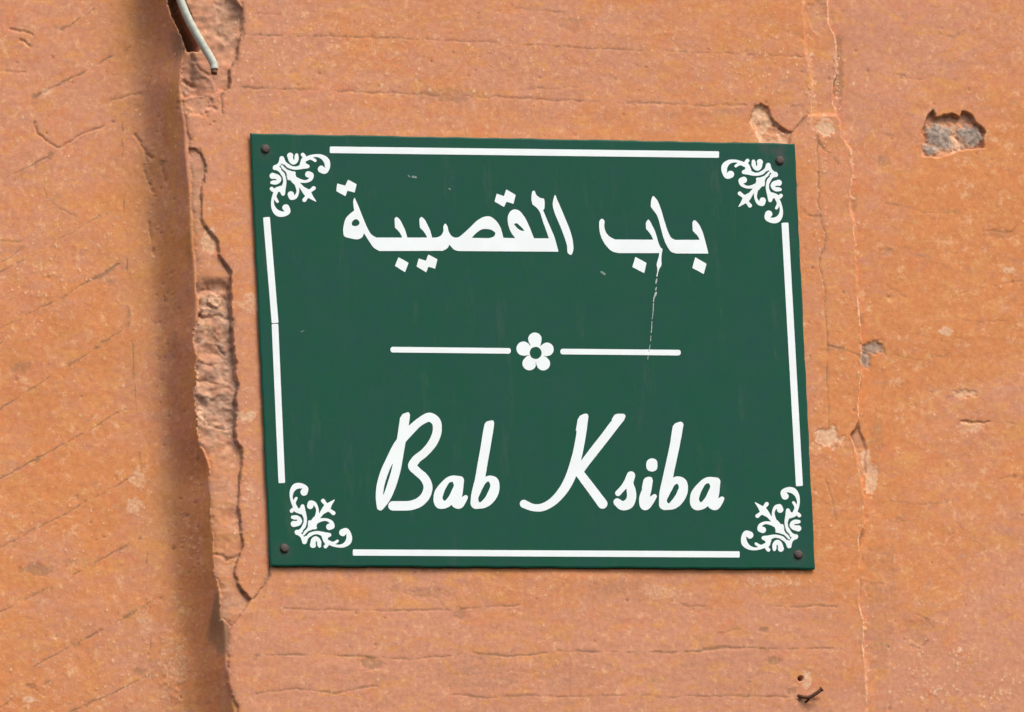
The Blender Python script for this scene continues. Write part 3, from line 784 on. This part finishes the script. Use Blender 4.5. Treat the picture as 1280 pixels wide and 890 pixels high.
dots([(10,91),(73,109),(96,61),(164,97),(148,163),(91,148),(75,192),(2,152)])
dots([(497,677),(577,722),(548,797),(468,745)])
dots([(658,687),(715,705),(733,655),(806,693),(788,768),(733,752),(717,798),(640,750)])
dots([(x+890, y) for x, y in [(387,172),(445,192),(463,138),(538,182),(520,253),(465,236),(445,278),(370,235)]])
Z3 = ((740, 235), 6.357)
glyph('arabic_lettering', sign, *Z3, polys=[[(485,64),(512,88),(545,160),(575,260),(610,360),(632,398),(660,412,1),(856,412,1),(842,385),(801,341,1),(799,300),(801,268),
   (812,255),(832,268),(875,340),(897,410),(925,521,1),(665,520,1),(632,508),(598,465),(570,400),(545,310),(515,215),(492,182),(467,150,1),(472,92)]])
glyph('arabic_lettering', sign, *Z3, polys=[[(78,244),(97,258),(97,300),(110,350),(138,385),(185,409,1),(487,411,1),(470,375),(430,325,1),(431,270),(445,252),(480,300),
   (510,370),(530,440),(556,495,1),(548,517,1),(215,517,1),(165,505),(110,455),(70,380),(57,300),(61,260)]])
dots([(345,547),(433,595),(415,677),(320,628)], Z3); dots([(820,550),(910,602),(888,684),(797,635)], Z3)
glyph('paint_drip', sign, *Z3, strokes=[[(548,488,12),(542,540,10),(536,580,15),(533,608,19),(528,636,9),(524,660,4),(516,700,4)]], res=0.22, th=0.00034)
glyph('paint_drip', sign, *Z3, strokes=[
    [(515,722,4.1),(510,745,5.4),(507,760,2.7)],[(512,790,4.1),(506,808,5.4)],[(508,832,8.2),(505,845,7.5),(492,875,4.8),(488,905,3.4)],
    [(488,918,3.4),(486,980,2.7),(478,1040,2.7)],[(476,1060,3.4),(474,1120,2.7),(470,1150,3.4)],[(468,1175,2.7),(466,1215,2.7)],[(462,1245,2.0),(452,1300,2.7)],[(446,1330,2.0),(444,1362,2.0)]], res=0.22, th=0.00034, mat=M_FADED)
for a in [[(75,668,8),(100,684,9)]]: glyph('paint_chip', sign, *Z3, strokes=[a], res=.22, mat=M_SCRATCH)
glyph('paint_chip', sign, *Z1, strokes=[[(610,38,9),(635,42,8)]], res=.22, mat=M_SCRATCH); glyph('paint_chip', sign, *Z1, strokes=[[(575,28,5),(588,40,4)]], res=.22, mat=M_SCRATCH)
glyph('paint_chip', sign, *Z1, strokes=[[(898,132,5),(908,138,5)]], res=.22, mat=M_SCRATCH); glyph('paint_chip', sign, (180, 280), 2.783, strokes=[[(546,375,1.2),(557,371,1)]], res=.22, mat=M_SCRATCH)

# Latin script -------------------------------------------------------
Z4 = ((460, 500), 5.933); Z5 = ((640, 500), 5.933); Z6 = ((760, 510), 6.357)
glyph('letter', sign, *Z4, strokes=[
  [(277,130,32),(270,155,33),(256,240,33),(232,390,33),(208,520,33),(172,640,33),(130,740,29),(92,795,24)],
  [(88,795,22),(84,730,26),(90,650,28),(120,540,29),(165,440,29),(225,330,32),(310,230,32),(390,158,30),(460,128,34),(505,160,34),(514,220,33),
   (490,300,33),(420,390,31),(350,450,32),(330,488,33),(365,530,31),(415,575,32),(445,640,33),(430,705,34),(385,755,35),(320,781,35),(240,785,35),(185,785,35)]],
  polys=[[(238,128,1),(288,90,1),(303,92,1),(312,110,1),(302,190,1),(290,260,1),(222,260,1)]],
  cuts=[[(176,492,4),(150,570,8),(130,640,8),(117,688,4)]], label='capital B')
def small_a(org, dx, dy, k, lab):
    T = lambda L: [(x*k+dx, y*k+dy, *( [r[0]*k] if r else [] )) for x, y, *r in L]
    glyph('letter', sign, *org, strokes=[T(s) for s in [
      [(680,594,30),(620,596,34),(565,640,35),(525,705,37),(535,768,38),(580,762,36),(630,700,26),(665,620,30)],
      [(680,596,32),(668,690,34),(655,765,36),(672,774,33),(702,748,26),(724,722,17)]]],
      holes=[T([(625,607),(636,625),(620,672),(592,725),(565,748),(555,735),(562,690),(585,640),(605,612)])], label=lab)
small_a(Z4, 0, 0, 1, 'small a after the B')
glyph('letter', sign, *Z4, strokes=[[(899,190,35),(893,220,36),(875,330,36),(852,460,36),(828,600,37),(805,710,40),(802,765,42)],
   [(803,768,40),(860,762,38),(915,715,38),(937,655,38),(925,605,40),(895,598,36),(860,645,28),(835,700,24)]],
   polys=[[(864,180,1),(880,160,1),(915,150,1),(930,153,1),(936,170,1),(925,255,1),(852,255,1)]],
   holes=[[(893,604),(906,625),(890,682),(857,737),(826,759),(818,742),(834,690),(858,640),(877,612)]], label='small b after the B')
glyph('letter', sign, *Z5, strokes=[[(528,142,34),(522,190,36),(512,260,36),(490,380,36),(458,500,37),(418,605,36),(360,695,33),(290,763,30),(220,797,28),(150,796,27),(88,770,30)],
   [(804,134,31),(775,165,34),(700,262,34),(600,390,34),(525,490,32),(500,530,30)],[(503,545,32),(560,620,34),(620,700,35),(671,769,37)]],
   polys=[[(488,140,1),(530,104,1),(548,100,1),(562,105,1),(567,122,1),(552,230,1),(473,230,1)],[(762,108,1),(785,102,1),(828,102,1),(840,110,1),(842,126,1),(800,182,1),(738,145,1)]], label='capital K')
glyph('letter', sign, *Z6, strokes=[[(182,536,33),(152,592,27),(112,642,22),(80,677,23)],[(182,540,33),(172,600,30),(184,655,36),(186,715,37),(162,762,40),(112,775,36),(73,748,30)]], label='small s')
glyph('letter', sign, *Z6, polys=[[(348,400),(385,415),(393,452),(385,490),(350,505),(315,492),(303,455),(315,415)]], label='dot of the i')
glyph('letter', sign, *Z6, strokes=[[(324,578,32),(308,650,37),(287,735,40),(295,772,40),(330,745,32),(370,702,18)]], polys=[[(282,570,1),(298,553,1),(330,546,1),(348,551,1),(354,568,1),(340,640,1),(268,640,1)]], label='small i')
glyph('letter', sign, *Z6, strokes=[[(560,150,36),(550,190,38),(530,300,39),(502,430,39),(472,570,40),(450,690,43),(450,765,45)],
   [(452,768,43),(520,762,40),(572,712,40),(594,650,41),(580,595,44),(545,584,40),(510,630,30),(490,690,22)]],
   polys=[[(515,144,1),(530,125,1),(572,108,1),(590,112,1),(600,130,1),(580,250,1),(498,250,1)]],
   holes=[[(550,602),(563,625),(547,668),(513,727),(477,757),(468,742),(485,695),(510,648),(533,610)]], label='small b after the i')
K6 = 6.357/5.933
small_a(Z6, 652-487*K6, 813-808*K6, K6, 'final small a')

# flower and rules ---------------------------------------------------
ZF = ((630, 400), 11.125)
glyph('flower_emblem', sign, *ZF, strokes=[[(430,268,94),(437,380,62)],[(272,398,99),(360,435,66)],[(353,602,97),(400,520,66)],[(546,606,95),(490,520,66)],[(597,408,94),(520,440,66)]],
   holes=[[(440,373),(500,398),(524,457),(500,518),(440,543),(380,518),(357,457),(380,398)]],
   cuts=[[(352,322,3),(362,350,5),(356,345,3)],[(290,500,3),(350,490,4)],[(445,590,4),(446,640,3)],[(560,500,4),(600,512,3)],[(505,360,4),(520,340,3)]], res=.22)
def rule(a, b, w, name='border_line', rnd_=1.2, lab=None, split=None):
    (x0, y0), (x1, y1) = a, b
    L = math.hypot(x1-x0, y1-y0); tx, ty = (x1-x0)/L, (y1-y0)/L; nx_, ny_ = -ty, tx; h = w/2
    pts = []
    for (cx, cy, sg) in ((x0, y0, -1), (x1, y1, 1)):
        for q in range(-4, 5):
            an = q/4*math.pi/2
            r = rnd_
            kx = math.cos(an)*r*sg + (-sg*r); ky = (h-r)*(1 if q > 0 else -1 if q < 0 else 0) + math.sin(an)*r
            ky *= sg
            pts.append((cx+tx*kx+nx_*ky, cy+ty*kx+ny_*ky))
    o = print_shape(name, [[pts[i] for i in range(len(pts))]], sign)
    if lab: o['label'] = lab
rule((412.2,187.2),(898.8,193.2),8.2); rule((441,690.6),(924.6,693.0),7.8)
rule((333.1,271.4),(343.9,403.8),8.4); rule((343.7,404.8),(352.3,603.8),8.2); rule((981.2,278.3),(999.3,607.6),8.6)
rule((488,437.0),(638.6,438.6),7.0,'divider_line',3.0); rule((700.4,439.4),(851,440.8),7.0,'divider_line',3.0)

# corner scrolls -----------------------------------------------------
def mir(L): return [(p[1]+12, p[0]+8, *p[2:]) for p in L]
half = [
  [(548,300,20),(600,270,15),(665,254,13),(725,266,20),(768,305,28),(775,352,25),(750,392,28),(720,378,34)],
  [(575,288,18),(615,280,11),(645,288,14),(662,300,13)],
  [(546,246,18),(562,262,15),(552,290,18)],
  [(552,300,20),(550,340,30),(592,352,18)],
  [(352,280,22),(372,318,19),(420,352,17),(480,368,15),(540,355,22)],
  [(430,256,29),(440,290,31),(462,304,32),(484,285,25),(490,248,15)],
  [(480,470,24),(520,482,17),(585,486,13),(622,462,18),(626,430,22),(598,424,30)],
  [(585,585,22),(620,570,16),(648,549,19)],
]
core = [[(352,348,10),(372,372,13),(400,402,24),(425,425,34),(452,462,26),(470,492,20)],[(514,514,15),(545,552,20),(588,592,33),(625,630,19),(668,668,4)],[(425,420,26),(466,412,15)],
        [(425,420,26),(418,462,15)],[(288,366,20),(330,330,15),(352,282,20)],[(470,470,20),(462,440,22)]]
cut_h = [[(462,262,7),(464,285,6)],[(735,346,5),(752,360,4)],[(400,268,5),(416,316,7),(452,343,7),(495,330,7),(517,292,6)],[(372,340,7),(402,372,8),(425,384,5)]]
orn_s = half+[mir(s) for s in half]+core
orn_c = cut_h+[mir(s) for s in cut_h]
O0, OS = (305, 160), 7.417
e1 = np.array([1, 0.019]); e2 = np.array([0.047, 1]); Minv = np.linalg.inv(np.stack([e1, e2], 1))
for (fx, fy, bx, lab) in [(1, 1, (337.0,190.7,412.9,271.2), 'upper left scroll'), (-1, 1, (901.7,198.3,978.7,279.2), 'upper right scroll'),
                          (1, -1, (362.0,603.4,440.1,685.6), 'lower left scroll'), (-1, -1, (926.2,608.6,1001.6,689.8), 'lower right scroll')]:
    raw = [np.array([O0[0]+q[0]/OS, O0[1]+q[1]/OS]) for s in orn_s for q in catmull(s, False, 4)]
    rr = [q[2]/OS for s in orn_s for q in catmull(s, False, 4)]
    def loc(p):
        st = Minv @ (np.array(p)-np.array([337, 190])); return fx*st[0]*e1 + fy*st[1]*e2
    L = np.array([loc(p) for p in raw]); R_ = np.array(rr)[:, None]
    mn = (L-R_).min(0); mx = (L+R_).max(0)
    sxk = (bx[2]-bx[0])/(mx[0]-mn[0]); syk = (bx[3]-bx[1])/(mx[1]-mn[1])
    def xf(p, loc=loc, mn=mn, sxk=sxk, syk=syk, bx=bx):
        q = loc(p); return (bx[0]+(q[0]-mn[0])*sxk, bx[1]+(q[1]-mn[1])*syk)
    glyph('corner_scroll', sign, O0, OS, strokes=orn_s, cuts=orn_c, xf=xf, res=0.25, label=lab)

# four capped fixings ------------------------------------------------
def dome(r, h, name, parent, pos):
    verts = []; faces = []; N = 22
    prof = [(1.12, 0.0), (1.10, .12), (1.0, .18), (.97, .55), (.80, .84), (.5, .97), (.2, 1.0)]
    for (pr, ph) in prof:
        for k in range(N):
            a = 2*math.pi*k/N; verts.append((pos[0]+pr*r*math.cos(a), pos[1]-ph*h, pos[2]+pr*r*math.sin(a)))
    for j in range(len(prof)-1):
        for k in range(N):
            a = j*N+k; b = j*N+(k+1) % N; faces.append((a, b, b+N, a+N))
    verts.append((pos[0], pos[1]-h*1.01, pos[2])); c = len(verts)-1; j = (len(prof)-1)*N
    for k in range(N): faces.append((j+k, j+(k+1) % N, c))
    return mesh_obj(name, verts, faces, M_CAP, parent, True)
for (u, v, lab) in [(331.8,186.2,'upper left cap'),(974.6,200.8,'upper right cap in the dark scuff'),(355.4,685.6,'lower left cap'),(997.8,693.4,'lower right cap')]:
    o = dome(0.0035, 0.0019, 'screw_cap', sign, at([u], [v], PANEL_Y)[0]+np.array([0, -0.00001, 0])); o['label'] = lab

# ------------------------------------------------------------------ cable end and bent nail
def tube(name, pts, rad, mat, parent=None, N=16, cap=True):
    P = [Vector(p) for p in pts]; verts = []; faces = []
    prev = None
    for i, p in enumerate(P):
        t = (P[min(i+1, len(P)-1)]-P[max(i-1, 0)]).normalized()
        if prev is None: nrm = t.orthogonal().normalized()
        else: nrm = (prev-t*prev.dot(t)).normalized()
        prev = nrm; b = t.cross(nrm)
        r = rad[i] if isinstance(rad, (list, tuple)) else rad
        for k in range(N):
            a = 2*math.pi*k/N; q = p+(nrm*math.cos(a)+b*math.sin(a))*r; verts.append(tuple(q))
    for i in range(len(P)-1):
        for k in range(N):
            a = i*N+k; c = i*N+(k+1) % N; faces.append((a, c, c+N, a+N))
    if cap:
        faces.append(tuple(range(N))[::-1]); faces.append(tuple((len(P)-1)*N+k for k in range(N)))
    return mesh_obj(name, verts, faces, mat, parent, True)
def path(pl):
    q = catmull([(u, v, 0) for u, v, _ in pl], False, 8); d = catmull([(y, 0, 0) for _, _, y in pl], False, 8)
    ys = np.interp(np.linspace(0, len(pl)-1, len(q)), range(len(pl)), [p[2] for p in pl])
    return [at([a[0]], [a[1]], y)[0] for a, y in zip(q, ys)]
cable = bpy.data.objects.new('cable', None); COL.objects.link(cable); cable.empty_display_size = .02
cable.location = Vector(at([225], [0], 0.0)[0])
def under(o, par):
    o.parent = par; o.matrix_parent_inverse = par.matrix_basis.inverted()
tag(cable, 'cut grey cable end hanging out of the broken plaster edge at the top', 'cable')
cp = path([(196,-70,.004),(212,-35,-.001),(225.5,0,-.005),(234,21,-.006),(244,40,-.0065),(255,59,-.007),(263.5,73,-.0075),(267.5,82,-.008),(268,87,-.0085)])
o = tube('cable_sheath', cp, 0.0033, M_CABLE); under(o, cable)
cp2 = path([(267.9,86,-.0083),(267.6,92,-.009)])
o = tube('cable_core', cp2, 0.0026, M_COPPER); under(o, cable)

nail = tube('bent_nail', path([(996,869,.002),(1003,871,-.002),(1011,871.5,-.004),(1019,867.5,-.006),(1024,864,-.007),(1027.5,861,-.0075)]),
            [.0008,.0011]+[.0015]*34+[.0017]*3+[.0021]*2, M_RUST)
tag(nail, 'small rusty bent nail in the pilaster, below and right of the sign', 'nail')
stub = tube('nail_barb', path([(1012,871,-.002),(1010,875,-.002),(1006,878,.001)]), .0010, M_RUST)
stub.parent = nail
print('verts', NX*NY)
